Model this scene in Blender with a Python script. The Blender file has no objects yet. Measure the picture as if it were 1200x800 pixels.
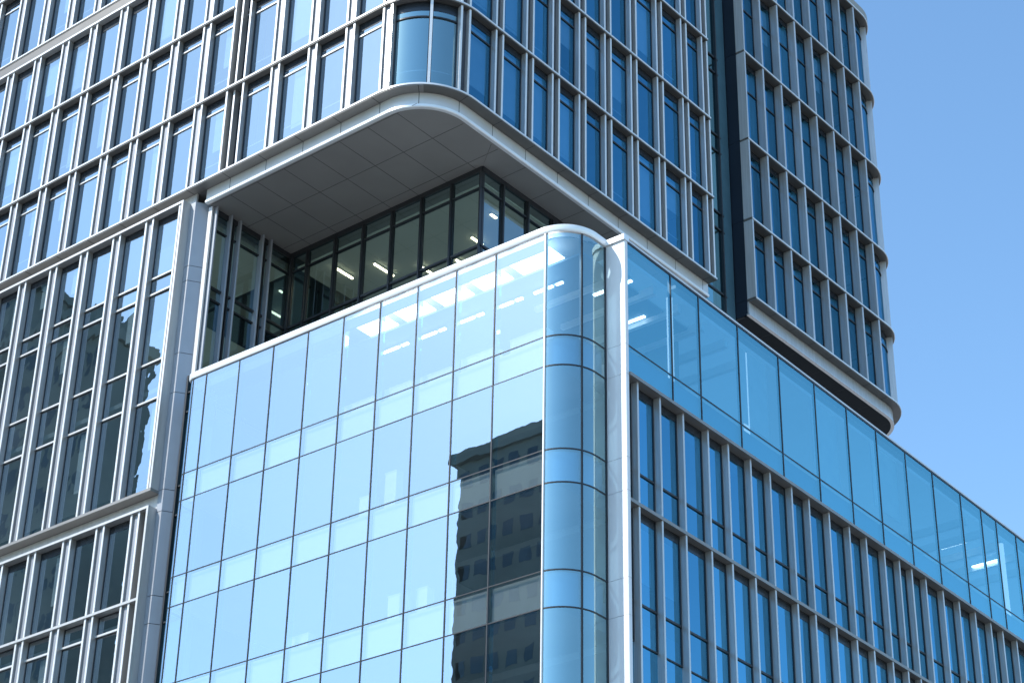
import bpy, math, random
random.seed(7)
H = 35.1                       # the data below is measured from the second podium floor line; H lifts it above ground
PI = math.pi
sc = bpy.context.scene
col = sc.collection

# ------------------------------------------------------------------ materials
def newmat(name):
    m = bpy.data.materials.new(name); m.use_nodes = True
    nt = m.node_tree; nt.nodes.clear()
    return m, nt, nt.nodes, nt.links

def pbr(name, color, rough=.5, metal=0., var=.08, vscale=1.5, bump=0., bscale=60., objvar=.0, emit=None, spec=.5, stretch=None):
    m, nt, N, L = newmat(name)
    out = N.new('ShaderNodeOutputMaterial'); b = N.new('ShaderNodeBsdfPrincipled')
    L.new(b.outputs[0], out.inputs[0])
    tc = N.new('ShaderNodeTexCoord'); mp = N.new('ShaderNodeMapping')
    L.new(tc.outputs['Object'], mp.inputs[0])
    if stretch: mp.inputs['Scale'].default_value = stretch
    nz = N.new('ShaderNodeTexNoise'); nz.inputs['Scale'].default_value = vscale; nz.inputs['Detail'].default_value = 6
    L.new(mp.outputs[0], nz.inputs['Vector'])
    mr = N.new('ShaderNodeMapRange'); mr.inputs[1].default_value = .3; mr.inputs[2].default_value = .7
    mr.inputs[3].default_value = 1 - var; mr.inputs[4].default_value = 1 + var
    L.new(nz.outputs[0], mr.inputs[0])
    val = mr.outputs[0]
    if objvar:
        oi = N.new('ShaderNodeObjectInfo'); m2 = N.new('ShaderNodeMapRange')
        m2.inputs[3].default_value = 1 - objvar; m2.inputs[4].default_value = 1 + objvar
        L.new(oi.outputs['Random'], m2.inputs[0])
        mu = N.new('ShaderNodeMath'); mu.operation = 'MULTIPLY'
        L.new(val, mu.inputs[0]); L.new(m2.outputs[0], mu.inputs[1]); val = mu.outputs[0]
    mx = N.new('ShaderNodeVectorMath'); mx.operation = 'SCALE'; mx.inputs[0].default_value = color[:3]
    L.new(val, mx.inputs['Scale']); L.new(mx.outputs[0], b.inputs['Base Color'])
    b.inputs['Roughness'].default_value = rough; b.inputs['Metallic'].default_value = metal
    b.inputs['Specular IOR Level'].default_value = spec
    if bump:
        n2 = N.new('ShaderNodeTexNoise'); n2.inputs['Scale'].default_value = bscale
        L.new(mp.outputs[0], n2.inputs['Vector'])
        bp = N.new('ShaderNodeBump'); bp.inputs['Strength'].default_value = bump; bp.inputs['Distance'].default_value = .01
        L.new(n2.outputs[0], bp.inputs['Height']); L.new(bp.outputs[0], b.inputs['Normal'])
    if emit:
        b.inputs['Emission Color'].default_value = (*emit[:3], 1); b.inputs['Emission Strength'].default_value = emit[3]
    return m

def glass(name, refl, tint, fac, wave=.25, wscale=.55, rough=.0, objvar=.06, fres=.35):
    """coated facade glass: partly mirror, partly clear tinted"""
    m, nt, N, L = newmat(name)
    out = N.new('ShaderNodeOutputMaterial'); mix = N.new('ShaderNodeMixShader')
    g = N.new('ShaderNodeBsdfGlossy'); g.inputs['Roughness'].default_value = rough
    t = N.new('ShaderNodeBsdfTransparent'); t.inputs[0].default_value = (*tint, 1)
    oi = N.new('ShaderNodeObjectInfo')
    mr = N.new('ShaderNodeMapRange'); mr.inputs[3].default_value = 1 - objvar; mr.inputs[4].default_value = 1 + objvar
    L.new(oi.outputs['Random'], mr.inputs[0])
    sc_ = N.new('ShaderNodeVectorMath'); sc_.operation = 'SCALE'; sc_.inputs[0].default_value = refl
    L.new(mr.outputs[0], sc_.inputs['Scale']); L.new(sc_.outputs[0], g.inputs[0])
    lw = N.new('ShaderNodeLayerWeight'); lw.inputs[0].default_value = .3
    m3 = N.new('ShaderNodeMapRange'); m3.inputs[3].default_value = fac; m3.inputs[4].default_value = min(1, fac + fres)
    L.new(lw.outputs['Fresnel'], m3.inputs[0]); L.new(m3.outputs[0], mix.inputs[0])
    tc = N.new('ShaderNodeTexCoord')
    ad = N.new('ShaderNodeVectorMath'); ad.operation = 'ADD'
    rv = N.new('ShaderNodeVectorMath'); rv.operation = 'SCALE'; rv.inputs[0].default_value = (17., 31., 47.)
    L.new(oi.outputs['Random'], rv.inputs['Scale']); L.new(tc.outputs['Object'], ad.inputs[0]); L.new(rv.outputs[0], ad.inputs[1])
    nz = N.new('ShaderNodeTexNoise'); nz.inputs['Scale'].default_value = wscale; nz.inputs['Detail'].default_value = 2.5
    L.new(ad.outputs[0], nz.inputs['Vector'])
    bp = N.new('ShaderNodeBump'); bp.inputs['Strength'].default_value = wave; bp.inputs['Distance'].default_value = .02
    L.new(nz.outputs[0], bp.inputs['Height']); L.new(bp.outputs[0], g.inputs['Normal'])
    L.new(t.outputs[0], mix.inputs[1]); L.new(g.outputs[0], mix.inputs[2]); L.new(mix.outputs[0], out.inputs[0])
    return m

ALU   = pbr('brushed_aluminium', (.56, .55, .54), .38, .35, .07, 1.2, .05, 90, .05, stretch=(6, 6, .5))
ALU_W = pbr('pale_aluminium_panel', (.68, .665, .645), .32, .35, .08, .8, .03, 60, .03)
EDGE  = pbr('bright_edge', (.78, .77, .76), .3, .3, .06, 2)  # light on the front faces of fins and ledges put into colour
EDGE_D = pbr('grey_edge', (.80, .79, .77), .3, .3, .06, 2)
ALU_LD = pbr('shaded_ledge_aluminium', (.13, .123, .115), .45, .3, .12, 1.0)  # darker copy of the ledge metal, underside shade put into its colour
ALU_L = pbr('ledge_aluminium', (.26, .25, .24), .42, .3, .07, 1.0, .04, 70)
FINM  = pbr('fin_aluminium', (.44, .42, .40), .34, .45, .10, 1.6, .05, 90, .07, stretch=(8, 8, .4))  # body colour darkened for the shaded sides of the left fins
FIN_D = pbr('fin_grey', (.58, .57, .56), .36, .5, .10, 1.6, .05, 90, .08, stretch=(8, 8, .4))
SHADE = pbr('shade_pier_panel', (.07, .075, .09), .5, .2, .15, 1.2)  # panel colour darkened for the shade between the right-hand fins
PANEL = pbr('pier_panel_metal', (.27, .285, .32), .4, .35, .14, 1.2, .04, 80, .12, stretch=(5, 5, .4))  # blue-grey tone carries the fin shadow lying on the panel
CAP_M = pbr('white_coated_cap', (.86, .87, .88), .28, .2, .03, 2)
PIER  = pbr('silver_pier_panel', (.74, .75, .77), .5, .08, .04, .8, .02, 60)
PIER_G = pbr('blue_grey_pier_panel', (.36, .38, .42), .4, .3, .06, .8, .03, 60)
DARKM = pbr('dark_frame', (.035, .037, .042), .35, .3, .1, 3)
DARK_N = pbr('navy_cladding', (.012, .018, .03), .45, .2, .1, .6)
SLOTP = pbr('slot_panel', (.10, .13, .17), .4, .3, .15, .8)
SJ = pbr('soffit_joint', (.09, .09, .088), .8, 0, .1, 3)
SOFF  = pbr('soffit_panel', (.32, .31, .295), .5, .25, .06, .5, .03, 40)
JOINT = pbr('dark_joint', (.03, .03, .032), .8, 0, .1, 3)  # dark fill of the panel joints
BLACKP = pbr('dark_band', (.02, .025, .032), .25, 0, .1, 2)  # near-black panel, also the strip across the window heads
CEIL  = pbr('office_ceiling', (.55, .56, .55), .8, 0, .06, 1)
FLOOR = pbr('office_floor', (.22, .22, .22), .7, 0, .1, 1)
COREW = pbr('core_wall', (.16, .18, .19), .8, 0, .2, .35)
BACKP = pbr('spandrel_backing', (.80, .90, .88), .6, 0, .05, .8, objvar=.05)
BLIND = pbr('roller_blind', (.93, .94, .90), .8, 0, .04, 2, objvar=.08)
CAB   = pbr('white_cabinet', (.85, .86, .84), .5, 0, .05, 3)
GLOWC = pbr('glowing_office_ceiling', (.42, .48, .45), .8, 0, .12, .4, emit=(.62, .78, .70, .10))  # weak glow added to the ceiling itself to brighten the rooms
ROOFM = pbr('roof_membrane', (.30, .30, .29), .8, 0, .12, .6)
LAMP  = pbr('lamp_diffuser', (.9, .88, .8), .5, 0, .01, 1, emit=(1., .86, .62, 9.))
LAMPW = pbr('cool_lamp_diffuser', (.9, .9, .9), .5, 0, .01, 1, emit=(1., .97, .92, 6.))
SKYP  = pbr('skylight_glow_panel', (.92, .93, .93), .6, 0, .02, 1, emit=(.95, .98, 1., 5.0))  # panel glow stands for sunlight coming through roof skylights
STONE1 = pbr('grey_render', (.115, .15, .145), .8, 0, .25, .12, objvar=.05)
STONE2 = pbr('brown_cladding', (.17, .12, .08), .7, 0, .3, .2)
ASPH  = pbr('asphalt', (.09, .09, .09), .9, 0, .2, .5, .3, 30)
PAVE  = pbr('paving', (.28, .27, .26), .8, 0, .12, .7, .2, 20)
PAINT = pbr('road_paint', (.75, .75, .72), .7, 0, .1, 2)

G_POD = glass('podium_left_glass', (.87, .955, 1.0), (.94, .97, 1.0), .50, .13, .5, objvar=.05)
G_CUR = glass('curved_corner_glass', (.72, 1.0, 1.0), (.62, .84, .97), .42, .05, .5, objvar=.03)
G_RGT = glass('podium_right_glass', (.40, .90, 1.0), (.55, .80, .96), .45, .06, .5, objvar=.05)
G_WIN = glass('window_glass', (.86, .95, 1.0), (.78, .89, .95), .49, .30, .6, objvar=.08)
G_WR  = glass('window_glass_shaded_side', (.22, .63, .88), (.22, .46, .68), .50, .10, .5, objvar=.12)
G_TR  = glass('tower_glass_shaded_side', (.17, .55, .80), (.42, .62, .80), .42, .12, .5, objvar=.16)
G_DRK = glass('recess_glass', (.55, .80, .92), (.72, .82, .78), .30, .06, .4, objvar=.05)
G_TEAL = glass('slot_glass', (.35, .60, .62), (.2, .35, .36), .5, .1, .5)
G_OPP = glass('neighbour_glass', (.22, .29, .30), (.25, .3, .3), .30, .2, .4)

# ------------------------------------------------------------------ object helpers
def tag(o, label=None, cat=None, group=None, kind=None):
    if label: o['label'] = label
    if cat: o['category'] = cat
    if group: o['group'] = group
    if kind: o['kind'] = kind
    return o

def thing(name, label, cat, loc=(0, 0, 0), rotz=0., group=None):
    o = bpy.data.objects.new(name, None); col.objects.link(o)
    o.empty_display_size = .5
    o.location = loc; o.rotation_euler = (0, 0, rotz)
    return tag(o, label, cat, group)

class MB:
    def __init__(s): s.v = []; s.f = []; s.m = []
    def quad(s, pts, mi=0):
        k = len(s.v); s.v += [tuple(p) for p in pts]; s.f.append(tuple(range(k, k + len(pts)))); s.m.append(mi)
    def box(s, x0, x1, y0, y1, z0, z1, mi=0):
        if x1 < x0: x0, x1 = x1, x0
        if y1 < y0: y0, y1 = y1, y0
        if z1 < z0: z0, z1 = z1, z0
        k = len(s.v)
        s.v += [(x, y, z) for z in (z0, z1) for y in (y0, y1) for x in (x0, x1)]
        for f in ((0, 2, 3, 1), (4, 5, 7, 6), (0, 1, 5, 4), (2, 6, 7, 3), (0, 4, 6, 2), (1, 3, 7, 5)):
            s.f.append(tuple(k + i for i in f)); s.m.append(mi)
        return s
    def bevbox(s, x0, x1, y0, y1, z0, z1, b=.012, mi=0):
        """box with chamfered vertical edges"""
        pts = [(x0 + b, y0), (x1 - b, y0), (x1, y0 + b), (x1, y1), (x0, y1), (x0, y0 + b)]
        return s.prism(pts, z0, z1, mi)
    def prism(s, poly, z0, z1, mi=0):
        n = len(poly); k = len(s.v)
        s.v += [(x, y, z0) for x, y in poly] + [(x, y, z1) for x, y in poly]
        s.f.append(tuple(k + i for i in reversed(range(n)))); s.m.append(mi)
        s.f.append(tuple(k + n + i for i in range(n))); s.m.append(mi)
        for i in range(n):
            j = (i + 1) % n
            s.f.append((k + i, k + j, k + n + j, k + n + i)); s.m.append(mi)
        return s
    def sweep(s, frames, prof, mi=0, caps=True):
        """frames: list of (x, y, nx, ny) along a plan line; prof: closed loop of (n, z)"""
        k = len(s.v); P = len(prof)
        for x, y, nx, ny in frames:
            for n, z in prof: s.v.append((x + nx * n, y + ny * n, z))
        for i in range(len(frames) - 1):
            for j in range(P):
                a = k + i * P + j; b = k + i * P + (j + 1) % P
                s.f.append((a, a + P, b + P, b)); s.m.append(mi)
        if caps:
            s.f.append(tuple(k + j for j in range(P))); s.m.append(mi)
            e = k + (len(frames) - 1) * P
            s.f.append(tuple(e + j for j in reversed(range(P)))); s.m.append(mi)
        return s
    def mesh(s, name, mats):
        me = bpy.data.meshes.new(name); me.from_pydata(s.v, [], s.f)
        for m in (mats if isinstance(mats, (list, tuple)) else [mats]): me.materials.append(m)
        me.polygons.foreach_set('material_index', s.m)
        me.update()
        import bmesh
        bm = bmesh.new(); bm.from_mesh(me); bmesh.ops.recalc_face_normals(bm, faces=bm.faces); bm.to_mesh(me); bm.free()
        return me
    def build(s, name, mats, parent=None, smooth=False):
        me = s.mesh(name, mats)
        if smooth:
            me.polygons.foreach_set('use_smooth', [True] * len(me.polygons))
            try: me.set_sharp_from_angle(angle=math.radians(35))
            except Exception: pass
        return link(name, me, parent)

def link(name, me, parent=None, loc=(0, 0, 0), rotz=0.):
    o = bpy.data.objects.new(name, me); col.objects.link(o)
    o.parent = parent; o.location = loc; o.rotation_euler = (0, 0, rotz)
    return o

CACHE = {}
def put(name, key, fn, mats, parent, loc=(0, 0, 0), rotz=0.):
    if key not in CACHE: CACHE[key] = fn().mesh(name, mats)
    return link(name, CACHE[key], parent, loc, rotz)

# ------------------------------------------------------------------ plan lines with a rounded corner
def curved_pane(name, cls, pts, z0, z1, m, parent):
    g = cls(); k = 0
    for x, y in pts: g.v += [(x, y, z0), (x, y, z1)]
    for i in range(len(pts) - 1): g.f.append((2 * i, 2 * i + 2, 2 * i + 3, 2 * i + 1)); g.m.append(0)
    me = g.mesh(name, [m])
    me.polygons.foreach_set('use_smooth', [True] * len(me.polygons))
    return link(name, me, parent)

class Path:
    """a facade line: comes along +x at y=0, turns a quarter circle of radius R, goes on along +y at x=0"""
    def __init__(s, R): s.R = R; s.L = PI * R / 2
    def at(s, t):
        R, L = s.R, s.L
        if t <= -L / 2: return (-R + (t + L / 2), 0., 0., -1.)
        if t >= L / 2: return (0., R + (t - L / 2), 1., 0.)
        a = (t + L / 2) / R
        return (-R + R * math.sin(a), R - R * math.cos(a), math.sin(a), -math.cos(a))
    def sx(s, x): return -s.L / 2 + (x + s.R) if x <= -s.R else -s.L / 2 + s.R * math.asin((x + s.R) / s.R)
    def sy(s, y): return s.L / 2 + (y - s.R) if y >= s.R else s.L / 2 - s.R * math.asin((s.R - y) / s.R)
    def frames(s, a, b, nseg=22):
        ts = [a]
        lo, hi = max(a, -s.L / 2), min(b, s.L / 2)
        if hi > lo:
            for i in range(nseg + 1): ts.append(lo + (hi - lo) * i / nseg)
        ts.append(b)
        o = []
        for t in ts:
            if not o or t - o[-1] > 1e-5: o.append(t)
        return [s.at(t) for t in o]
    def rot(s, t):
        x, y, nx, ny = s.at(t); return math.atan2(nx, -ny)
    def loc(s, t, n, z):
        x, y, nx, ny = s.at(t); return (x + nx * n, y + ny * n, z)

def rect(n0, n1, z0, z1): return [(n0, z0), (n1, z0), (n1, z1), (n0, z1)]

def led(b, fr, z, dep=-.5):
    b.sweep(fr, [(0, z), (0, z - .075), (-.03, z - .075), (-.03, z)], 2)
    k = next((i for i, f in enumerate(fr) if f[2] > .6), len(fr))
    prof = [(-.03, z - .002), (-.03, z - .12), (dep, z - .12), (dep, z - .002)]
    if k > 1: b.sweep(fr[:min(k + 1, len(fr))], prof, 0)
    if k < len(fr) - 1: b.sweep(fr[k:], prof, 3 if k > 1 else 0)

# window facing -y; origin bottom centre on the glass line; w, h overall
def make_window(parent, w, h, loc, rotz, gm, band=.42, trans=.62, blind=0., bw=.7, lowrail=False, frame_m=None, trm=None, side='n'):
    fm = frame_m or DARKM
    key = ('wf', round(w, 2), round(h, 2), round(band, 2), fm.name)
    def fr():
        b = MB(); t = .045
        b.box(-w / 2, -w / 2 + t, -.03, .08, 0, h); b.box(w / 2 - t, w / 2, -.03, .08, 0, h)
        b.box(-w / 2 + t, w / 2 - t, -.03, .08, 0, t); b.box(-w / 2 + t, w / 2 - t, -.03, .08, h - t, h)
        if band: b.box(-w / 2 + t, w / 2 - t, -.012, .05, h - band, h - t, 1)
        return b
    f = put('window', key, fr, [fm, BLACKP], parent, loc, rotz)
    rz = -DY if parent.name.startswith('framed') else 0.
    k2 = ('wp', round(w, 2), round(h, 2), round(band, 2), gm.name)
    put('pane', k2, lambda: pane_mb(-w / 2 + .045, w / 2 - .045, .045, h - max(band, .045)), gm, f, rotz=rz)
    if trans:
        zt = h - trans
        k3 = ('wt', round(w, 2), round(zt, 2), (trm or ALU_W).name)
        put('transom', k3, lambda: MB().box(-w / 2 + .046, w / 2 - .046, -.045, .03, zt - .035, zt + .035), trm or ALU_W, f)
    if blind:
        k4 = ('wb', round(w, 2), round(h, 2), round(blind, 1), round(bw, 1), side)
        x0, x1 = (-w / 2 + .06, w / 2 - .06)
        ww = (x1 - x0) * bw
        if side == 'r': x0 = x1 - ww
        elif side == 'l': x1 = x0 + ww
        put('blind', k4, lambda: MB().box(x0, x1, .16, .175, h * (1 - blind), h - max(band, .05) - .02), BLIND, f)
    if lowrail:
        k5 = ('wl', round(w, 2))
        put('guard_rail', k5, lambda: MB().box(-w / 2 + .06, w / 2 - .06, .14, .17, .98, 1.02), CAB, f)
    return f

def pane_mb(x0, x1, z0, z1):
    b = MB(); b.quad([(x0, 0, z0), (x1, 0, z0), (x1, 0, z1), (x0, 0, z1)]); return b

DY = math.radians(-1.0223)
TX, TY = -5.45, -.058
def t2w(x, y, z=0.):
    return (TX + x * math.cos(DY) - y * math.sin(DY), TY + x * math.sin(DY) + y * math.cos(DY), z + H)
TW_ROT = DY

# ================================================================== OFFICE TOWER (upper part with rounded corner)
P = Path(2.6)
ZF = [14.70, 18.95, 23.25, 27.75, 32.30, 36.80]          # ledge tops
base = 13.9
tower = thing('office_tower', 'tall grey office tower with rounded corner overhanging the recessed glass storey',
              'office tower', t2w(-3, 3, base), TW_ROT)
OFF = (3., -3., -base)                                     # everything below is in tower coordinates, shifted to its root
def T(x, y, z): return (x + OFF[0], y + OFF[1], z + OFF[2])
class TMB(MB):
    off = OFF
    def mesh(s, name, mats):
        s.v = [(a + s.off[0], b + s.off[1], c + s.off[2]) for a, b, c in s.v]
        return MB.mesh(s, name, mats)

XL = -32.0
YR = 18.85
sL, sR = P.sx(XL), P.sy(YR)
pierX = [-4.44, -6.49, -8.58, -13.08, -15.08, -17.05, -18.96, -21.03, -23.0, -24.98, -26.95, -28.95, -30.95]
pierY = [4.05, 5.94, 7.63, 9.40, 11.18, 13.05, 15.01, 16.95]
HW = .25                                                   # half width of a fin pair
zt_top = ZF[-1]

# ledges
GAP = (-11.42, -10.45)
for i, z in enumerate(ZF):
    b = TMB()
    segs = [(sL, sR)] if i < 2 else [(sL, P.sx(GAP[0])), (P.sx(GAP[1]), sR)]
    for a, c in segs:
        led(b, P.frames(a, c), z)
        if i == 0:                                          # dark joints across the underside
            k = int((sR - P.sx(-2.6)) / 2.03)
            t = sL + .6
            while t < sR:
                x, y, nx, ny = P.at(t); tx, ty = -ny, nx
                for (n0, n1, z0, z1) in ((-.015, -.497, z - .1215, z - .1235),):
                    w = .012
                    pts = [(x + nx * n0 - tx * w, y + ny * n0 - ty * w), (x + nx * n1 - tx * w, y + ny * n1 - ty * w),
                           (x + nx * n1 + tx * w, y + ny * n1 + ty * w), (x + nx * n0 + tx * w, y + ny * n0 + ty * w)]
                    b.prism(pts, z1 - .001, z0, 1)
                t += 2.03
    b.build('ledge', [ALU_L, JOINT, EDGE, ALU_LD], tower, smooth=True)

# lower band and shade box on the left part, below the fourth ledge
b = TMB()
b.box(XL, GAP[0], .02, .42, 27.02, 27.12); b.box(XL, GAP[0], .05, .42, 27.12, 27.629, 1)  # dark upper box stands for the shaded underside of the ledge
b.build('lower_band_and_shade', [EDGE, ALU_LD], tower)

# fascia and bright lip under the bottom ledge
sA = P.sx(-12.45)
b = TMB(); b.sweep(P.frames(sA, sR), [(-.50, 14.578), (-.50, 14.05), (-.56, 14.05), (-.56, 14.578)])
t = sL + .6
while t < sR:
    if t > sA + .1:
        x, y, nx, ny = P.at(t); tx, ty = -ny, nx
        w = .012; pts = [(x + nx * -.497 - tx * w, y + ny * -.497 - ty * w), (x + nx * -.53 - tx * w, y + ny * -.53 - ty * w),
                        (x + nx * -.53 + tx * w, y + ny * -.53 + ty * w), (x + nx * -.497 + tx * w, y + ny * -.497 + ty * w)]
        b.prism(pts, 14.055, 14.57, 1)
    t += 2.03
b.build('fascia', [ALU_W, JOINT], tower, smooth=True)
TMB().sweep(P.frames(sA, sR), [(-.47, 14.048), (-.45, 14.03), (-.45, 13.93), (-.48, 13.90), (-.62, 13.90), (-.62, 14.048)]).build('fascia_lip', [CAP_M], tower, smooth=True)

# soffit with panel joints
def inner_poly(P_, n, a, c, closing):
    return [(x + nx * n, y + ny * n) for x, y, nx, ny in P_.frames(a, c, 16)] + closing
b = TMB()
b.prism(inner_poly(P, -.60, sA, sR, [(-12.45, YR)]), 13.95, 14.03)
for k in range(8):
    x = -2.29 - 1.495 * k
    if x > -12.4: b.box(x - .011, x + .011, .75, 5.6, 13.945, 13.9485, 1)
for y in (.74 + .0, 2.79, 4.88):
    b.box(-12.4, -1.3 if y < 1 else -.75, y - .011, y + .011, 13.9452, 13.9487, 1)
k = 6.5
while k < YR: b.box(-1.93, -.66, k - .011, k + .011, 13.9451, 13.9486, 1); k += 1.9
b.prism([(-1.95, 5.40), (-1.94, 5.39), (-.75, 4.48), (-.755, 4.46)], 13.9451, 13.9486, 1)
b.build('soffit', [SOFF, SJ], tower)

# fins: every fin runs the full height behind the ledges' front edges
def fin_mb(h, w=.085, d=.37, mi=0):
    return MB().bevbox(-w / 2, w / 2, .022, d, 0, h, .003).box(-w / 2 - .004, w / 2 + .004, 0, .022, 0, h, 1)
hf = zt_top - ZF[0]
def put_fin(t, n=-.08, z=ZF[0], h=hf, m=FINM, d=.27, w=.085):
    return put('fin', ('fin', round(h, 2), m.name, d, w), lambda: fin_mb(h, w, d), [m, EDGE if m is FINM else EDGE_D], tower, T(*P.loc(t, n, z)), P.rot(t))
def put_panel(t, n=-.28, w=.6, m=ALU_W):
    return put('pier_panel', ('pp', round(w, 2), m.name), lambda: MB().box(-w / 2, w / 2, 0, .05, 0, hf), m, tower, T(*P.loc(t, n, ZF[0])), P.rot(t))

centres = sorted([P.sx(x) for x in pierX] + [P.sx(-2.45), P.sy(2.05)] + [P.sy(y) for y in pierY] + [P.sy(18.62)])
for t in centres:
    left = t < 0
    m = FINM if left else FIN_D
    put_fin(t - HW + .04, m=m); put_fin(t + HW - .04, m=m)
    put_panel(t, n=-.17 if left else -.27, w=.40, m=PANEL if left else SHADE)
# wide slot
ts = P.sx(-10.9)
put_fin(P.sx(-11.38)); put_fin(P.sx(-10.42)); put_fin(P.sx(-11.12), n=-.25)
TMB().box(-11.42, -10.38, .95, 1.0, ZF[0], zt_top).box(-11.42, -11.37, .42, .95, ZF[0], zt_top).box(-10.43, -10.38, .42, .95, ZF[0], zt_top).build('slot_panel', [SLOTP], tower)
put('corner_fin', 'cf', lambda: fin_mb(hf, .10, .30), [FINM, EDGE], tower, T(*P.loc(0, -.12, ZF[0])), P.rot(0))

# windows
allc = sorted([t for t in centres] + [P.sx(-10.9)])
for fi in range(5):
    z0, z1 = ZF[fi], ZF[fi + 1] - .12
    h = z1 - z0
    if fi == 4: fsel = lambda t: abs(t) < 6
    for a, c in zip(allc[:-1], allc[1:]):
        wa = HW if abs(a - ts) > .01 else .53
        wc = HW if abs(c - ts) > .01 else .53
        s0, s1 = a + wa, c - wc
        if s0 < 0 < s1: continue
        mid = (s0 + s1) / 2; w = round((s1 - s0), 2)
        left = mid < 0
        x = P.at(mid)[0]; y = P.at(mid)[1]
        # only the storeys near the photo's frame: the top one is a plain band (see below)
        if left and x < -6 and fi == 4 and x > -20: continue
        r = random.random()
        if left and fi == 2 and x < GAP[0]:
            band, tr, hh = .45, 0, h - .61
        else: band, tr, hh = (.36 if left else .32), (.62 if left else .78), h
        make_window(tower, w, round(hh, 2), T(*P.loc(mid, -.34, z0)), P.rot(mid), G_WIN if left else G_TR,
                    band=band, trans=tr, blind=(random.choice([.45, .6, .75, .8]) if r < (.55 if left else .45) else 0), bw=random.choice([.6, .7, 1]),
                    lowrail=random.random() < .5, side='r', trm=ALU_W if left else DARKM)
    # curved corner windows (two, either side of the corner fin)
    tA, tB = P.sx(-2.45) + HW, P.sy(2.05) - HW
    for s0, s1 in ((tA, -.05), (.05, tB)):
        fr = P.frames(s0, s1, 12)
        f = TMB()
        f.sweep(fr, rect(-.40, -.30, z1 - .04, z1)); f.sweep(fr, rect(-.40, -.30, z0, z0 + .05)); f.sweep(fr, rect(-.39, -.34, z1 - .42, z1 - .041), 1)
        f.sweep(P.frames(s0, s0 + .04, 2), rect(-.405, -.295, z0 - .005, z1 + .003)); f.sweep(P.frames(s1 - .04, s1, 2), rect(-.405, -.295, z0 - .005, z1 + .003))
        fw = f.build('curved_window', [DARKM, BLACKP], tower, smooth=True)
        curved_pane('pane', TMB, [(x + nx * -.35, y + ny * -.35) for x, y, nx, ny in fr], z0 + .05, z1 - .42, G_CUR, fw)
        tm = TMB(); tm.sweep(fr, rect(-.37, -.30, z1 - .76, z1 - .70)); o = tm.build('transom', [DARKM], fw, smooth=True)
        gr = TMB(); gr.sweep(fr, rect(-.60, -.57, z0 + .98, z0 + 1.01)); gr.build('guard_rail', [ALU], fw)

# floors, ceilings, core
for i, z in enumerate(ZF):
    poly = inner_poly(P, -.52, sL, sR, [(XL, YR)])
    TMB().prism(poly, z - .35 if i else z - .6, z - .30 if i else z - .55, 0).build('ceiling', [CEIL], tower) if i else None
    TMB().prism(poly, z - .11, z - .01).build('floor_slab', [FLOOR], tower)
TMB().box(XL, -4.5, 4.6, YR - .6, 14.1, zt_top).box(-4.5, -3.9, 5.2, YR - .6, 14.1, zt_top).build('core_wall', [COREW], tower)
TMB().prism(inner_poly(P, -.0, sL, sR, [(XL, YR)]), zt_top, zt_top + .4).build('roof', [ROOFM], tower)
b = TMB(); b.box(XL - .1, XL, .5, YR, 14.1, zt_top); b.box(XL, -.6, YR - .1, YR - .0, 14.0, zt_top); b.build('rear_wall', [SLOTP], tower)

# ================================================================== LOWER LEFT TOWER BLOCK (tall framed bays)
lz = -H
low = thing('framed_office_block', 'grey block with tall windows in projecting metal frames, left of the glass podium',
            'office block', t2w(-22, 5, -H), TW_ROT)
OL = (22., -5., H)
class LMB(TMB): off = OL
def TL(x, y, z): return (x + OL[0], y + OL[1], z + OL[2])
XR = -13.25
# upper frame
LMB().box(XL, XR, 0, .44, 14.05, 14.16).box(XR - .1, XR, 0, .44, 1.2, 14.05).build('frame', [ALU], low)
LMB().box(XL, XR, 0, .44, 1.08, 1.20).build('ledge', [ALU_L], low)
LMB().box(XL, XR - .0, 0, .44, .37, .47).box(XR - .1, XR, 0, .44, -18, .37).build('frame', [ALU], low)
b = LMB(); b.box(XL, -12.97, .44, .52, 14.16, 14.576); b.build('fascia', [ALU], low)
LMB().box(XL, -12.99, .46, .54, .47, 1.08).build('fascia', [ALU], low)
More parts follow.
